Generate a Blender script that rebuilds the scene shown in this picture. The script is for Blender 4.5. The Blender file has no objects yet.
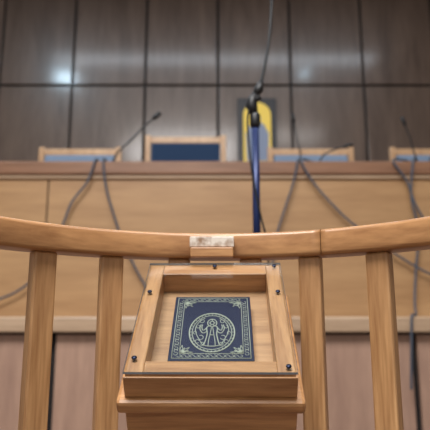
import bpy, bmesh, math, random
from math import sin, cos, pi, radians
from mathutils import Vector, Matrix
random.seed(4)
S = bpy.context.scene
COL = S.collection

# ---------------------------------------------------------------- materials
def lin(c):
    return tuple(((v/255)/12.92 if v/255 <= .04045 else ((v/255+.055)/1.055)**2.4) for v in c) + (1,)

def mat(name, c, rough=.5, metal=0, spec=.5, emis=0, coat=0):
    m = bpy.data.materials.new(name); m.use_nodes = True
    b = m.node_tree.nodes['Principled BSDF']
    b.inputs['Base Color'].default_value = lin(c)
    b.inputs['Roughness'].default_value = rough
    b.inputs['Metallic'].default_value = metal
    b.inputs['Specular IOR Level'].default_value = spec
    b.inputs['Coat Weight'].default_value = coat
    if emis:
        b.inputs['Emission Color'].default_value = lin(c)
        b.inputs['Emission Strength'].default_value = emis
    # faint procedural variation
    nt = m.node_tree
    tc = nt.nodes.new('ShaderNodeTexCoord'); n = nt.nodes.new('ShaderNodeTexNoise')
    n.inputs['Scale'].default_value = 40
    mx = nt.nodes.new('ShaderNodeMapRange'); mx.inputs['To Min'].default_value = max(0, rough-.06); mx.inputs['To Max'].default_value = min(1, rough+.06)
    nt.links.new(tc.outputs['Object'], n.inputs['Vector']); nt.links.new(n.outputs['Fac'], mx.inputs['Value'])
    nt.links.new(mx.outputs['Result'], b.inputs['Roughness'])
    return m

def wood(name, dark, light, scale=(2, 30, 30), rough=.4, uv=False, nscale=1.0, coat=.2, bump=.05, crough=.3):
    m = bpy.data.materials.new(name); m.use_nodes = True
    nt = m.node_tree; N = nt.nodes; L = nt.links; b = N['Principled BSDF']
    tc = N.new('ShaderNodeTexCoord'); mp = N.new('ShaderNodeMapping')
    mp.inputs['Scale'].default_value = scale
    L.new(tc.outputs['UV' if uv else 'Object'], mp.inputs['Vector'])
    n1 = N.new('ShaderNodeTexNoise'); n1.inputs['Scale'].default_value = nscale
    n1.inputs['Detail'].default_value = 6; n1.inputs['Roughness'].default_value = .6; n1.inputs['Distortion'].default_value = .6
    L.new(mp.outputs['Vector'], n1.inputs['Vector'])
    n2 = N.new('ShaderNodeTexNoise'); n2.inputs['Scale'].default_value = nscale*5; n2.inputs['Detail'].default_value = 3
    L.new(mp.outputs['Vector'], n2.inputs['Vector'])
    ad = N.new('ShaderNodeMath'); ad.operation = 'MULTIPLY_ADD'; ad.inputs[1].default_value = .35
    L.new(n2.outputs['Fac'], ad.inputs[0]); L.new(n1.outputs['Fac'], ad.inputs[2])
    r = N.new('ShaderNodeValToRGB'); r.color_ramp.elements[0].position = .45; r.color_ramp.elements[1].position = .88
    r.color_ramp.elements[0].color = lin(dark); r.color_ramp.elements[1].color = lin(light)
    L.new(ad.outputs[0], r.inputs['Fac']); L.new(r.outputs['Color'], b.inputs['Base Color'])
    if bump:
        bp = N.new('ShaderNodeBump'); bp.inputs['Strength'].default_value = bump; bp.inputs['Distance'].default_value = .002
        L.new(ad.outputs[0], bp.inputs['Height']); L.new(bp.outputs['Normal'], b.inputs['Normal'])
    b.inputs['Roughness'].default_value = rough; b.inputs['Coat Weight'].default_value = coat
    b.inputs['Coat Roughness'].default_value = crough
    return m

M_RAIL = wood('varnished_oak_rail', (140, 94, 56), (200, 150, 100), (5, 60, 60), .35, uv=True)
M_BAL = wood('varnished_oak_slat', (150, 106, 66), (210, 164, 114), (40, 40, 3), .4)
M_CASE = wood('varnished_oak_case', (144, 97, 58), (202, 152, 102), (4, 50, 50), .38)
M_CASEV = wood('varnished_oak_case_upright', (142, 97, 60), (200, 152, 104), (50, 4, 50), .38)
M_INNER = wood('oak_case_lining', (150, 110, 76), (196, 152, 108), (5, 40, 40), .5)
M_BENCH = wood('bench_veneer', (160, 122, 84), (184, 146, 104), (1.2, 6, 10), .42)
M_BTOP = wood('bench_edge_wood', (118, 84, 64), (152, 112, 86), (1.5, 20, 20), .35)
M_LEDGE = wood('ledge_wood', (166, 138, 112), (200, 172, 144), (1.5, 20, 20), .4)
M_DAIS = wood('dais_panel_wood', (160, 128, 112), (186, 152, 132), (12, 12, 1.5), .4)
M_WALL = wood('wall_panel_veneer', (88, 70, 60), (118, 97, 84), (6, 6, .8), .38, coat=.6, bump=0, crough=.15)
M_JOINT = mat('dark_joint', (26, 20, 20), .7)
M_CHAIRW = wood('chair_wood', (175, 135, 98), (214, 176, 136), (20, 20, 3), .4)
M_BLUE = mat('blue_upholstery', (20, 50, 84), .85)
M_BLUE_SHEEN = mat('blue_upholstery_sheen', (122, 142, 168), .7)  # blue upholstery with its sheen painted in as a lighter colour
M_BLACK = mat('black_plastic', (12, 12, 16), .45)
M_NAVYMETAL = mat('dark_blue_metal', (26, 42, 88), .35, .3)
M_CABLE = mat('grey_blue_cable', (72, 80, 94), .6)
M_PLASTER = mat('off_white_plaster', (190, 188, 182), .9)
M_FLOOR = mat('brown_carpet', (96, 80, 72), .95)
M_COVER = mat('navy_leather', (8, 18, 50), .5, 0, .3)
M_SILVER = mat('pale_gold_foil', (160, 164, 146), .5, .1)
M_PAGES = mat('paper_pages', (222, 214, 196), .9)
M_SCREW = mat('dark_screw', (20, 28, 52), .3, .7)
M_GOLD = mat('glowing_gold_leaf', (222, 190, 84), .6, 0, .5, .4)  # yellow gold; weak emission added to make the icon look brightly lit
M_ICONC = mat('pale_icon_paint', (150, 160, 184), .6)
M_FRAME = mat('dark_frame_wood', (28, 24, 30), .4)
M_EMIT = bpy.data.materials.new('lamp_diffuser'); M_EMIT.use_nodes = True
_b = M_EMIT.node_tree.nodes['Principled BSDF']; _b.inputs['Emission Color'].default_value = (.62, .84, 1, 1); _b.inputs['Emission Strength'].default_value = 110
M_METAL = mat('white_metal', (220, 220, 220), .4, .3)

# worn label
M_WORN = bpy.data.materials.new('worn_white_paint'); M_WORN.use_nodes = True
nt = M_WORN.node_tree; b = nt.nodes['Principled BSDF']
tc = nt.nodes.new('ShaderNodeTexCoord'); n = nt.nodes.new('ShaderNodeTexNoise'); n.inputs['Scale'].default_value = 60; n.inputs['Detail'].default_value = 6
r = nt.nodes.new('ShaderNodeValToRGB'); r.color_ramp.elements[0].position = .34; r.color_ramp.elements[1].position = .60
r.color_ramp.elements[0].color = lin((150, 118, 92)); r.color_ramp.elements[1].color = lin((226, 216, 204))
nt.links.new(tc.outputs['Object'], n.inputs['Vector']); nt.links.new(n.outputs['Fac'], r.inputs['Fac']); nt.links.new(r.outputs['Color'], b.inputs['Base Color'])

# clear acrylic
M_GLASS = bpy.data.materials.new('clear_acrylic'); M_GLASS.use_nodes = True
nt = M_GLASS.node_tree; nt.nodes.clear()
o = nt.nodes.new('ShaderNodeOutputMaterial'); mx = nt.nodes.new('ShaderNodeMixShader'); t = nt.nodes.new('ShaderNodeBsdfTransparent'); g = nt.nodes.new('ShaderNodeBsdfGlossy')
lw = nt.nodes.new('ShaderNodeLayerWeight'); lw.inputs['Blend'].default_value = .5
pw = nt.nodes.new('ShaderNodeMath'); pw.operation = 'POWER'; pw.inputs[1].default_value = 5
ma = nt.nodes.new('ShaderNodeMath'); ma.operation = 'MULTIPLY_ADD'; ma.inputs[1].default_value = .9; ma.inputs[2].default_value = .02
nt.links.new(lw.outputs['Facing'], pw.inputs[0]); nt.links.new(pw.outputs[0], ma.inputs[0])
t.inputs['Color'].default_value = (.95, .975, .985, 1); g.inputs['Roughness'].default_value = .04
nt.links.new(ma.outputs[0], mx.inputs[0]); nt.links.new(t.outputs[0], mx.inputs[1]); nt.links.new(g.outputs[0], mx.inputs[2]); nt.links.new(mx.outputs[0], o.inputs[0])
M_GEDGE = mat('acrylic_edge', (150, 165, 180), .2)

# ---------------------------------------------------------------- helpers
def empty(name, loc, label, cat, rot=(0, 0, 0), group=None):
    e = bpy.data.objects.new(name, None); e.location = loc; e.rotation_euler = rot
    e.empty_display_size = .05
    e['label'] = label; e['category'] = cat
    if group: e['group'] = group
    COL.objects.link(e); return e

def obj_from_bm(name, bm, mats, parent=None, loc=(0, 0, 0), rot=(0, 0, 0), smooth=False):
    me = bpy.data.meshes.new(name); bm.to_mesh(me); bm.free()
    for m in (mats if isinstance(mats, (list, tuple)) else [mats]): me.materials.append(m)
    if smooth:
        for p in me.polygons: p.use_smooth = True
    o = bpy.data.objects.new(name, me); o.location = loc; o.rotation_euler = rot
    COL.objects.link(o)
    if parent: o.parent = parent
    return o

def bm_box(bm, c, s, bevel=0, mi=0, rot=None):
    r = bmesh.ops.create_cube(bm, size=1)
    vs = r['verts']
    bmesh.ops.scale(bm, vec=s, verts=vs)
    fs = set(f for v in vs for f in v.link_faces)
    if bevel:
        es = list(set(e for v in vs for e in v.link_edges))
        rb = bmesh.ops.bevel(bm, geom=es, offset=bevel, segments=2, affect='EDGES', profile=.5)
        vs = list(set(v for f in rb['faces'] for v in f.verts) | set(v for v in vs if v.is_valid))
        fs = set(f for v in vs for f in v.link_faces)
    if rot is not None: bmesh.ops.transform(bm, matrix=rot, verts=vs)
    bmesh.ops.translate(bm, vec=c, verts=vs)
    for f in fs: f.material_index = mi
    return vs

def box(name, c, s, m, parent=None, bevel=.003, rot=(0, 0, 0)):
    """c: position in the parent's frame"""
    bm = bmesh.new(); bm_box(bm, (0, 0, 0), s, bevel)
    return obj_from_bm(name, bm, m, parent, c, rot)

def bm_tube(bm, pts, r, seg=10, mi=0, closed=False):
    pts = [Vector(p) for p in pts]; n = len(pts); rings = []
    rr = r if isinstance(r, (list, tuple)) else [r]*n
    up = None
    for i, p in enumerate(pts):
        if closed: t = pts[(i+1) % n]-pts[i-1]
        else: t = pts[min(i+1, n-1)]-pts[max(i-1, 0)]
        t.normalize()
        if up is None:
            up = Vector((0, 0, 1)) if abs(t.z) < .9 else Vector((1, 0, 0))
        a = t.cross(up).normalized(); u = a.cross(t).normalized(); up = u
        rings.append([bm.verts.new(p+(a*cos(2*pi*k/seg)+u*sin(2*pi*k/seg))*rr[i]) for k in range(seg)])
    for i in range(n if closed else n-1):
        A, B = rings[i], rings[(i+1) % n]
        for k in range(seg):
            f = bm.faces.new((A[k], A[(k+1) % seg], B[(k+1) % seg], B[k])); f.material_index = mi; f.smooth = True
    if not closed:
        for R in (rings[0][::-1], rings[-1]):
            f = bm.faces.new(R); f.material_index = mi
    bmesh.ops.recalc_face_normals(bm, faces=bm.faces[:])

def spline(cp, n=12):
    cp = [Vector(c) for c in cp]; P = [cp[0]*2-cp[1]]+cp+[cp[-1]*2-cp[-2]]; out = []
    for i in range(1, len(P)-2):
        for k in range(n):
            t = k/n; a, b_, c, d = P[i-1:i+3]
            out.append(.5*((2*b_)+(c-a)*t+(2*a-5*b_+4*c-d)*t*t+(3*b_-a-3*c+d)*t**3))
    out.append(cp[-1]); return out

def tube(name, pts, r, m, parent=None, seg=10, loc=(0, 0, 0)):
    bm = bmesh.new(); bm_tube(bm, pts, r, seg)
    return obj_from_bm(name, bm, m, parent, loc)

def structure(o): o['kind'] = 'structure'; return o

# ---------------------------------------------------------------- room
H = 5.2
structure(box('floor', (0, 2, -.05), (12, 10, .1), M_FLOOR, bevel=0))
structure(box('ceiling', (0, 2, H+.05), (12, 10, .1), M_PLASTER, bevel=0))
structure(box('wall_left', (-6.05, 2, H/2), (.1, 10, H), M_PLASTER, bevel=0))
structure(box('wall_right', (6.05, 2, H/2), (.1, 10, H), M_PLASTER, bevel=0))
structure(box('wall_rear', (0, -3.05, H/2), (12, .1, H), M_PLASTER, bevel=0))
# panelled wall behind the bench
bm = bmesh.new()
bm_box(bm, (0, 7-.9, H/2), (12, .1, H), 0, 1)
PW = .84; GAP = .030
x0 = .035-PW*7
zs = [0, 1.26, 2.48, 3.70, 4.92, H]
for i in range(14):
    xa, xb = x0+i*PW+GAP/2, x0+(i+1)*PW-GAP/2
    for j in range(5):
        za, zb = zs[j]+GAP/2, zs[j+1]-GAP/2
        bm_box(bm, ((xa+xb)/2, 6.03, (za+zb)/2), (xb-xa, .04, zb-za), .004, 0)
structure(obj_from_bm('wall_back', bm, [M_WALL, M_JOINT]))

# ceiling lamps
def lamp(x, y, r, watts):
    e = empty('ceiling_lamp', (x, y, H), 'round white recessed ceiling lamp with frosted diffuser', 'ceiling lamp', group='recessed ceiling lamps')
    bm = bmesh.new()
    bmesh.ops.create_cone(bm, cap_ends=True, segments=32, radius1=r*1.15, radius2=r*1.2, depth=.04)
    obj_from_bm('housing', bm, M_METAL, e, (0, 0, -.02))
    bm = bmesh.new(); bmesh.ops.create_cone(bm, cap_ends=True, segments=32, radius1=r, radius2=r, depth=.01)
    obj_from_bm('diffuser', bm, M_EMIT, e, (0, 0, -.044))
lamp(-2.55, 3.14, .17, 0)
lamp(1.5, 3.3, .06, 0)

def area(name, loc, sx, sy, e, col, rot=(0, 0, 0)):
    l = bpy.data.lights.new(name, 'AREA'); l.shape = 'RECTANGLE'; l.size = sx; l.size_y = sy; l.energy = e; l.color = col
    o = bpy.data.objects.new(name, l); o.location = loc; o.rotation_euler = rot; COL.objects.link(o)
area('ceiling_light', (-.8, -.9, 5.1), 2.5, 1.5, 330, (1, .98, .97))
area('ceiling_light', (.3, .35, 5.1), 4, .6, 110, (1, .98, .96))
area('ceiling_light', (0, 3.9, 5.1), 5, .3, 50, (.80, .90, 1))
w = bpy.data.worlds.new('world'); S.world = w; w.use_nodes = True
w.node_tree.nodes['Background'].inputs[0].default_value = (.6, .7, .85, 1); w.node_tree.nodes['Background'].inputs[1].default_value = .3

# ---------------------------------------------------------------- witness stand
RC = Vector((0, .62, 0)); R = .476
e = empty('witness_stand', (0, .62, 0), 'curved varnished oak witness stand with slatted railing', 'witness stand')
def sweep(name, ang0, ang1, prof_c, w_, h_, m, n=48, bev=.008, extend=.35):
    """ring section of rounded rectangle cross-section, with UV along the length"""
    bm = bmesh.new(); uvl = bm.loops.layers.uv.new('UVMap')
    prof = []
    for cx, cz, a0 in ((w_/2-bev, h_/2-bev, 0), (-w_/2+bev, h_/2-bev, 90), (-w_/2+bev, -h_/2+bev, 180), (w_/2-bev, -h_/2+bev, 270)):
        for k in range(4):
            a = radians(a0+30*k); prof.append((cx+bev*cos(a), cz+bev*sin(a)))
    path = []
    for i in range(n+1):
        a = ang0+(ang1-ang0)*i/n
        path.append((Vector((sin(a), cos(a), 0))*R, Vector((sin(a), cos(a), 0)), a*R))
    rings = []
    for p, nrm, s in path:
        rings.append(([bm.verts.new(p+nrm*u+Vector((0, 0, prof_c+v))) for u, v in prof], s))
    K = len(prof)
    for (A, sa), (B, sb) in zip(rings, rings[1:]):
        for k in range(K):
            f = bm.faces.new((A[k], B[k], B[(k+1) % K], A[(k+1) % K])); f.smooth = True
            for lp, uv in zip(f.loops, ((sa, k*.012), (sb, k*.012), (sb, k*.012+.012), (sa, k*.012+.012))): lp[uvl].uv = uv
    bm.faces.new(rings[0][0]); bm.faces.new(rings[-1][0][::-1])
    bmesh.ops.recalc_face_normals(bm, faces=bm.faces[:])
    return obj_from_bm(name, bm, m, e)
seam = math.asin(.207/R)
sweep('handrail', -radians(88), seam-.0015, 1.0915, .056, .049, M_RAIL)
sweep('handrail', seam+.0015, radians(88), 1.0915, .056, .049, M_RAIL)
sweep('bottom_rail', -radians(88), radians(88), .12, .05, .05, M_RAIL)
sweep('platform_rim', -radians(88), radians(88), .03, .08, .06, M_RAIL)
for d in (-85, -70, -55, -39.7, -24.3, -8.5, 8.5, 22.4, 38, 53.5, 69, 85):
    a = radians(d)
    box('baluster', (R*sin(a), R*cos(a), (1.067+.145)/2), (.042, .028, .922), M_BAL, e, .004, (0, 0, -a))

# ---------------------------------------------------------------- display case
TILT = radians(36.6)
c = empty('display_case', (-.007, .806, .874), 'slanted oak display case with clear screwed acrylic cover', 'display case', (TILT, 0, radians(-1.6)))
W, L = .2445, .304; T0, T1 = -.004, -.045; RM = .026
zc, zh = (T0+T1)/2, T0-T1
box('side_wall', (-W/2+RM/2+.002, L/2, zc), (RM, L-.004-.0, zh), M_CASEV, c, .002)
box('side_wall', (W/2-RM/2-.002, L/2, zc), (RM, L-.004, zh), M_CASEV, c, .002)
box('end_wall', (0, RM/2+.002, zc), (W-2*RM-.004, RM, zh), M_CASE, c, .001)
box('end_wall', (0, L-.016-.002, zc), (W-2*RM-.004, .032, zh), M_CASE, c, .001)
box('front_trim', (0, .0005, zc-.002), (W+.001, .004, zh-.006), M_CASE, c, .001)
box('base_board', (0, .129, -.056), (.27, .282, .022), M_CASE, c, .006)
box('support_block', (0, .0575, -.107), (.250, .115, .080), M_CASE, c, .003)
box('support_bracket', (0, .155, -.125), (.12, .04, .12), M_CASE, c, .003, (-TILT, 0, 0))
box('case_lining', (0, L/2, -.0435), (W-2*RM-.004, L-.06, .003), M_INNER, c, 0)
bm = bmesh.new(); bm_box(bm, (0, 0, 0), (W, L, .004), 0)
for f in bm.faces:
    if abs(f.normal.z) < .5: f.material_index = 1
gl = obj_from_bm('acrylic_cover', bm, [M_GLASS, M_GEDGE], c, (0, L/2, -.002)); gl['label'] = 'clear acrylic cover sheet'
for x, y in ((0, L-.012), (-W/2+.012, .205), (W/2-.012, .205), (-W/2+.012, .03), (W/2-.012, .012), (W/2-.012, L-.012)):
    bm = bmesh.new(); bmesh.ops.create_uvsphere(bm, u_segments=16, v_segments=8, radius=.0042)
    bmesh.ops.scale(bm, vec=(1, 1, .5), verts=bm.verts)
    bm_box(bm, (0, 0, .0018), (.005, .001, .001), 0)
    s_ = obj_from_bm('screw', bm, M_SCREW, c, (x, y, .0006), smooth=True)

# ---------------------------------------------------------------- book
mw = Matrix.Translation((-.007, .806, .874)) @ Matrix.Rotation(radians(-1.6), 4, 'Z') @ Matrix.Rotation(TILT, 4, 'X')
bl = mw @ Vector((-.001, .133, -.0415))
bk = empty('book', bl, 'closed navy leather book with pale gold ornamental cover', 'book', (TILT, 0, radians(-1.0)))
BW, BL, BT = .129, .171, .022
box('page_block', (.002, 0, BT/2), (BW-.006, BL-.006, BT-.004), M_PAGES, bk, .001)
bm = bmesh.new()
bm_box(bm, (0, 0, BT-.001), (BW, BL, .0026), .001); bm_box(bm, (0, 0, .0013), (BW, BL, .0026), .001)
bm_box(bm, (-BW/2+.001, 0, BT/2), (.003, BL, BT-.001), .001)
obj_from_bm('cover', bm, M_COVER, bk)
bm = bmesh.new(); z = BT+.0004
def ln(pts, r=.0006, closed=False): bm_tube(bm, [(p[0], p[1], z) for p in pts], r, 6, 0, closed)
def rect(x1, y1, x2, y2, r=.0006): 
    for a, b_ in (((x1, y1), (x2, y1)), ((x2, y1), (x2, y2)), ((x2, y2), (x1, y2)), ((x1, y2), (x1, y1))): ln([a, b_], r)
hx, hy = BW/2, BL/2
rect(-hx+.005, -hy+.005, hx-.005, hy-.005, .0007)
rect(-hx+.016, -hy+.016, hx-.016, hy-.016, .0006)
def circ(cx, cy, rx, ry, n=24, r=.0006, a0=0, a1=360):
    full = a1-a0 >= 360
    ln([(cx+rx*cos(radians(a0+(a1-a0)*k/n)), cy+ry*sin(radians(a0+(a1-a0)*k/n))) for k in range(n if full else n+1)], r, full)
# border scrolls
for s in (-1, 1):
    k = 0; y = -hy+.016
    while y < hy-.014:
        circ(s*(hx-.0105), y, .0028, .0036, 10, .0005, 0 if k % 2 else 180, 270 if k % 2 else 450); y += .0062; k += 1
    k = 0; x = -hx+.016
    while x < hx-.014:
        circ(x, s*(hy-.0105), .0032, .0026, 10, .0005, 0 if k % 2 else 180, 270 if k % 2 else 450); x += .0066; k += 1
# corner leaf fans
for sx in (-1, 1):
    for sy in (-1, 1):
        cx, cy = sx*(hx-.018), sy*(hy-.018)
        for q in range(5):
            a = radians(4+20.5*q); l = .013 if q % 2 else .018
            for dlt in (.25, -.25):
                ln([(cx, cy), (cx-sx*l*.5*cos(a+dlt), cy-sy*l*.5*sin(a+dlt)), (cx-sx*l*cos(a), cy-sy*l*sin(a))], .0006)
# round medallion: double ring with beading, haloed robed figure between scroll branches
my = -.016; rx, ry = .0360, .050
circ(0, my, rx, ry, 48, .0012); circ(0, my, rx-.0045, ry-.006, 48, .0007)
for q in range(36):
    a = radians(q*10); circ((rx-.0023)*cos(a), my+(ry-.003)*sin(a), .0007, .0009, 6, .0004)
circ(0, my+.024, .0075, .0100, 24, .0009)
circ(0, my+.024, .0032, .0046, 16, .0009)
ln([(-.0060, my+.024), (-.0036, my+.024)], .0007); ln([(.0036, my+.024), (.0060, my+.024)], .0007); ln([(0, my+.029), (0, my+.033)], .0007)
for s in (-1, 1):
    # robe outline widening to the hem
    ln(spline([(s*.002, my+.0175, 0), (s*.0085, my+.012, 0), (s*.0075, my-.004, 0), (s*.0095, my-.020, 0), (s*.0125, my-.034, 0)], 5), .0010)
    ln(spline([(s*.001, my+.012, 0), (s*.003, my-.006, 0), (s*.005, my-.022, 0), (s*.0055, my-.034, 0)], 4), .0007)
    # raised sleeve
    ln(spline([(s*.0085, my+.011, 0), (s*.014, my+.004, 0), (s*.0165, my+.012, 0), (s*.0155, my+.019, 0)], 5), .0009)
    ln(spline([(s*.0075, my+.002, 0), (s*.0145, my-.003, 0), (s*.0195, my+.008, 0), (s*.0180, my+.019, 0)], 5), .0009)
    # scroll branches filling the sides
    ln(spline([(s*.013, my-.035, 0), (s*.0185, my-.022, 0), (s*.0245, my-.006, 0), (s*.0265, my+.010, 0), (s*.0215, my+.026, 0), (s*.012, my+.037, 0)], 6), .0007)
    for px_, py_, rr_, a0_ in ((.0175, -.014, .0040, 200), (.0225, -.024, .0032, 20), (.0225, .014, .0028, 160), (.0165, .029, .0034, 100), (.0150, -.030, .0028, 220), (.0270, -.002, .0026, 0)):
        circ(s*px_, my+py_, rr_, rr_*1.35, 12, .0006, a0_, a0_+290)
ln([(-.0125, my-.034), (-.004, my-.036), (.004, my-.036), (.0125, my-.034)], .0009)
ln([(-.0025, my-.008), (.0025, my-.008)], .0009)
obj_from_bm('cover_ornament', bm, M_SILVER, bk)

# block on the rail
hb = empty('mounting_block', (-.006, 1.0535, 1.066), 'small wooden hinge block with worn white top', 'wooden block')
box('block_body', (0, 0, .009), (.081, .026, .018), M_CASE, hb, .002)
box('painted_plate', (0, .002, .029), (.084, .020, .021), M_WORN, hb, .002)

# ---------------------------------------------------------------- microphone stand
ms = empty('microphone_stand', (.144, 1.9, 0), 'dark blue floor microphone stand with thin black boom', 'microphone stand')
tube('pole', [(0, 0, .06), (0, 0, 1.05)], .0155, M_NAVYMETAL, ms, 20)
tube('pole', [(0, 0, 1.04), (0, 0, 1.66)], .0135, M_NAVYMETAL, ms, 20)
tube('collar', [(0, 0, 1.02), (0, 0, 1.03), (0, 0, 1.08), (0, 0, 1.09)], [.017, .022, .022, .017], M_BLACK, ms, 20)
for k in range(3):
    a = radians(90+120*k)
    tube('leg', [(0, 0, .14), (.12*cos(a), .12*sin(a), .1), (.34*cos(a), .34*sin(a), .012)], .009, M_BLACK, ms)
bm = bmesh.new()
bm_tube(bm, [(0, 0, 1.64), (0, 0, 1.655), (0, 0, 1.69), (0, 0, 1.70)], [.014, .019, .019, .012], 16)
bm_tube(bm, [(-.002, 0, 1.69), (-.012, 0, 1.725), (-.008, 0, 1.75), (.004, 0, 1.775)], [.014, .021, .017, .012], 14)
bm_tube(bm, [(-.02, 0, 1.735), (.018, -.002, 1.76)], [.010, .012], 12)
bm_tube(bm, [(.0, 0, 1.765), (.016, 0, 1.79), (.026, 0, 1.825)], [.012, .017, .008], 14)
obj_from_bm('clamp', bm, M_BLACK, ms)
bpts = spline([(.018, 0, 1.79), (.027, 0, 1.83), (.046, 0, 1.92), (.060, 0, 2.02), (.070, 0, 2.15), (.072, -.01, 2.3), (.06, -.05, 2.42)], 10)
tube('gooseneck', bpts, .0058, M_BLACK, ms)
tube('microphone', [(.06, -.05, 2.42), (.057, -.06, 2.44), (.04, -.12, 2.53), (.038, -.127, 2.54)], [.008, .014, .014, .008], M_BLACK, ms, 16)
tube('cable', spline([(-.018, -.01, 1.73), (-.028, -.01, 1.66), (-.022, -.016, 1.55), (-.012, -.018, 1.45), (.012, -.02, 1.32), (.035, -.02, 1.2), (.03, -.02, 1.0), (.022, -.015, .7), (.03, -.02, .3), (.1, -.05, .02)], 8), .0035, M_BLACK, ms, 8)

# ---------------------------------------------------------------- dais and bench
d = empty('dais', (0, 3.7, 0), 'raised wooden dais with brown veneered front panels', 'dais')
bm = bmesh.new()
bm_box(bm, (0, .915, .46), (11.9, 2.71, .92), 0, 1)
js = [-5.9, -4.98, -3.96, -2.95, -1.93, -.91, .10, 1.12, 2.13, 3.15, 4.2, 5.2, 5.9]
for a, b_ in zip(js, js[1:]):
    bm_box(bm, ((a+b_)/2, -.455, .455), (b_-a-.034, .03, .91), .003, 0)
obj_from_bm('front_panelling', bm, [M_DAIS, M_JOINT], d)
box('ledge', (0, .87, .965), (11.9, 2.80, .086), M_LEDGE, d, .01)
structure(box('floor', (0, 4.98, 1.155), (11.9, 2.0, .285), M_FLOOR, None, 0))

j = empty('judges_bench', (0, 3.5, 1.01), 'long tan wooden judges bench with dark edge', 'judges bench')
bm = bmesh.new()
bm_box(bm, (0, .02, .435), (9.0, .04, .87), 0, 1)
for a, b_ in ((-4.5, -1.075), (-1.065, 1.72), (1.73, 4.5)):
    bm_box(bm, ((a+b_)/2, -.006, .44), (b_-a, .02, .88), .002, 0)
obj_from_bm('front_panel', bm, [M_BENCH, M_JOINT], j)
box('bench_top', (0, .2, .945), (9.06, .5, .09), M_BTOP, j, .012)
box('edge_moulding', (0, -.02, .888), (9.02, .03, .022), M_LEDGE, j, .006)
box('side_panel', (-4.46, .22, .44), (.04, .38, .88), M_BENCH, j)
box('side_panel', (4.46, .22, .44), (.04, .38, .88), M_BENCH, j)

# ---------------------------------------------------------------- chairs
def chair(x, top, w_, up, label):
    z0 = 1.30; h = top-z0
    e = empty('judges_chair', (x, 4.22, z0), label, 'chair', group='chairs behind the judges bench')
    yb = -.0+.08
    for sx in (-1, 1):
        box('back_post', (sx*(w_/2-.022), yb, h/2), (.044, .04, h), M_CHAIRW, e, .006)
        box('front_leg', (sx*(w_/2-.022), yb-.50+.22, .22), (.04, .04, .44), M_CHAIRW, e, .006)
        box('armrest', (sx*(w_/2-.022), yb-.17, .66), (.05, .30, .03), M_CHAIRW, e, .008)
        box('arm_post', (sx*(w_/2-.022), yb-.28, .545), (.035, .035, .21), M_CHAIRW, e, .005)
    box('top_rail', (0, yb, h-.042), (w_-.088, .032, .055), M_CHAIRW, e, .006)
    box('lower_rail', (0, yb, .50), (w_-.088, .03, .04), M_CHAIRW, e, .006)
    box('back_cushion', (0, yb-.004, (h-.07+.53)/2), (w_-.10, .05, h-.07-.53), up, e, .015)
    box('seat', (0, yb-.15, .44), (w_-.05, .34, .08), up, e, .02)
chair(-1.08, 2.375, .66, M_BLUE_SHEEN, 'wooden armchair with blue upholstered back, sheen painted pale')
chair(-.236, 2.475, .65, M_BLUE, 'taller wooden armchair with dark blue upholstered back')
chair(.765, 2.375, .69, M_BLUE_SHEEN, 'wooden armchair with blue upholstered back, sheen painted pale')
chair(1.72, 2.375, .64, M_BLUE_SHEEN, 'wooden armchair with blue upholstered back, sheen painted pale')

# ---------------------------------------------------------------- desk microphones
def deskmic(x, y, pts, r=.006, hr=.014):
    zb = 2.0
    e = empty('desk_microphone', (x, y, zb), 'black gooseneck microphone standing on the judges bench', 'microphone', group='gooseneck microphones on the bench')
    bm = bmesh.new(); bmesh.ops.create_cone(bm, cap_ends=True, segments=20, radius1=.05, radius2=.04, depth=.025)
    obj_from_bm('base', bm, M_BLACK, e, (0, 0, .0125))
    P = spline([(0, 0, .025)]+pts, 8); tube('gooseneck', P, r, M_BLACK, e)
    a, b_ = P[-2], P[-1]; dd = (b_-a).normalized()
    tube('microphone_head', [b_-dd*.005, b_+dd*.008, b_+dd*.055, b_+dd*.062], [hr*.6, hr, hr, hr*.6], M_BLACK, e, 12)
deskmic(-.70, 3.62, [(.05, 0, .12), (.13, 0, .20), (.22, 0, .30), (.28, 0, .355)], .006, .017)
deskmic(.575, 3.62, [(0, 0, .12), (-.02, 0, .22), (-.035, 0, .33)], .005, .012)
deskmic(.70, 3.72, [(.05, 0, .12), (.13, 0, .165), (.20, 0, .185)], .006, .013)
deskmic(1.36, 3.60, [(-.02, 0, .10), (-.04, 0, .20), (-.07, 0, .30)], .005, .012)
deskmic(1.46, 3.74, [(.05, 0, .12), (.12, 0, .17), (.2, 0, .18)], .006, .013)

def cable(pts, base, label='thin grey cable hanging down the bench front'):
    P = [(base[0], base[1], 2.010), ((base[0]+pts[0][0])/2, 3.50, 2.011), (pts[0][0], 3.438, 2.0)]+[(q[0], q[2] if len(q) > 2 else 3.44, q[1]) for q in pts[1:]]
    o = tube('microphone_cable', spline(P, 8), .0072, M_CABLE, None, 8)
    o['label'] = label; o['category'] = 'cable'; o['group'] = 'cables hanging over the bench'
cable([(-.765, 1.98), (-.81, 1.86), (-.90, 1.73), (-.945, 1.60), (-1.01, 1.40), (-1.16, 1.20), (-1.38, 1.10), (-1.7, 1.06)], (-.76, 3.6))
cable([(-.715, 1.98), (-.69, 1.82), (-.63, 1.63), (-.57, 1.47), (-.49, 1.31), (-.40, 1.15), (-.38, 1.06)], (-.70, 3.56))
cable([(.53, 1.98), (.50, 1.86), (.445, 1.70), (.395, 1.55), (.36, 1.4), (.35, 1.2), (.34, 1.06)], (.56, 3.56))
cable([(.55, 1.98), (.62, 1.86), (.74, 1.71), (.87, 1.58), (1.14, 1.38), (1.38, 1.25), (1.7, 1.2)], (.70, 3.6))
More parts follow.
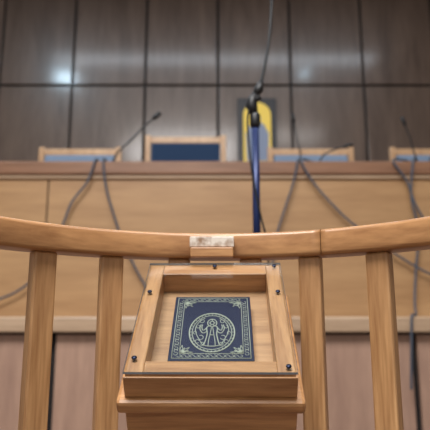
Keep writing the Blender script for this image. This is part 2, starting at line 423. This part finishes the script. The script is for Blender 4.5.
cable([(1.27, 1.98), (1.24, 1.76), (1.27, 1.54), (1.235, 1.30), (1.20, 1.10, 3.40), (1.16, 1.022, 3.28), (1.10, 1.018, 3.17), (1.085, .98, 3.145), (1.075, .85, 3.145), (1.065, .70, 3.15), (1.06, .62, 3.15)], (1.36, 3.56), 'thin grey cable hanging down past the bench ledge')
cable([(1.14, 1.98), (1.22, 1.86), (1.26, 1.72), (1.34, 1.57), (1.5, 1.4)], (1.40, 3.62))

# ---------------------------------------------------------------- framed icon
ic = empty('framed_icon', (.475, 6.0, 2.70), 'dark framed religious icon with golden arched panel', 'framed picture')
iw, ih = .44, .83
box('frame', (0, -.01, ih/2), (iw, .03, ih), M_FRAME, ic, .004)
bm = bmesh.new()
pts = [(-.155, .06)]+[(.155*-cos(radians(a)), .62+.155*sin(radians(a))) for a in range(0, 181, 12)]+[(.155, .06)]
vs = [bm.verts.new((x, -.030, z_)) for x, z_ in pts]; bm.faces.new(vs)
rr = bmesh.ops.extrude_face_region(bm, geom=bm.faces[:]); bmesh.ops.translate(bm, vec=(0, .006, 0), verts=[v for v in rr['geom'] if isinstance(v, bmesh.types.BMVert)])
bmesh.ops.recalc_face_normals(bm, faces=bm.faces[:])
obj_from_bm('gold_panel', bm, M_GOLD, ic)
bm = bmesh.new()
pts = [(-.12, .08), (-.13, .40), (-.08, .50), (-.035, .54), (-.045, .59), (0, .63), (.045, .59), (.035, .54), (.08, .50), (.13, .40), (.12, .08)]
vs = [bm.verts.new((x, -.034, z_)) for x, z_ in pts]; bm.faces.new(vs)
rr = bmesh.ops.extrude_face_region(bm, geom=bm.faces[:]); bmesh.ops.translate(bm, vec=(0, .004, 0), verts=[v for v in rr['geom'] if isinstance(v, bmesh.types.BMVert)])
bmesh.ops.recalc_face_normals(bm, faces=bm.faces[:])
obj_from_bm('painted_figure', bm, M_ICONC, ic)

# ---------------------------------------------------------------- camera
cd = bpy.data.cameras.new('camera'); cam = bpy.data.objects.new('camera', cd); COL.objects.link(cam)
cam.location = (0, 0, .93); cam.rotation_euler = (radians(90+11.7), 0, 0)
cd.sensor_width = 36; cd.lens = 36*560/430
cd.dof.use_dof = True; cd.dof.focus_distance = .90; cd.dof.aperture_fstop = 5
S.camera = cam
S.view_settings.view_transform = 'Standard'
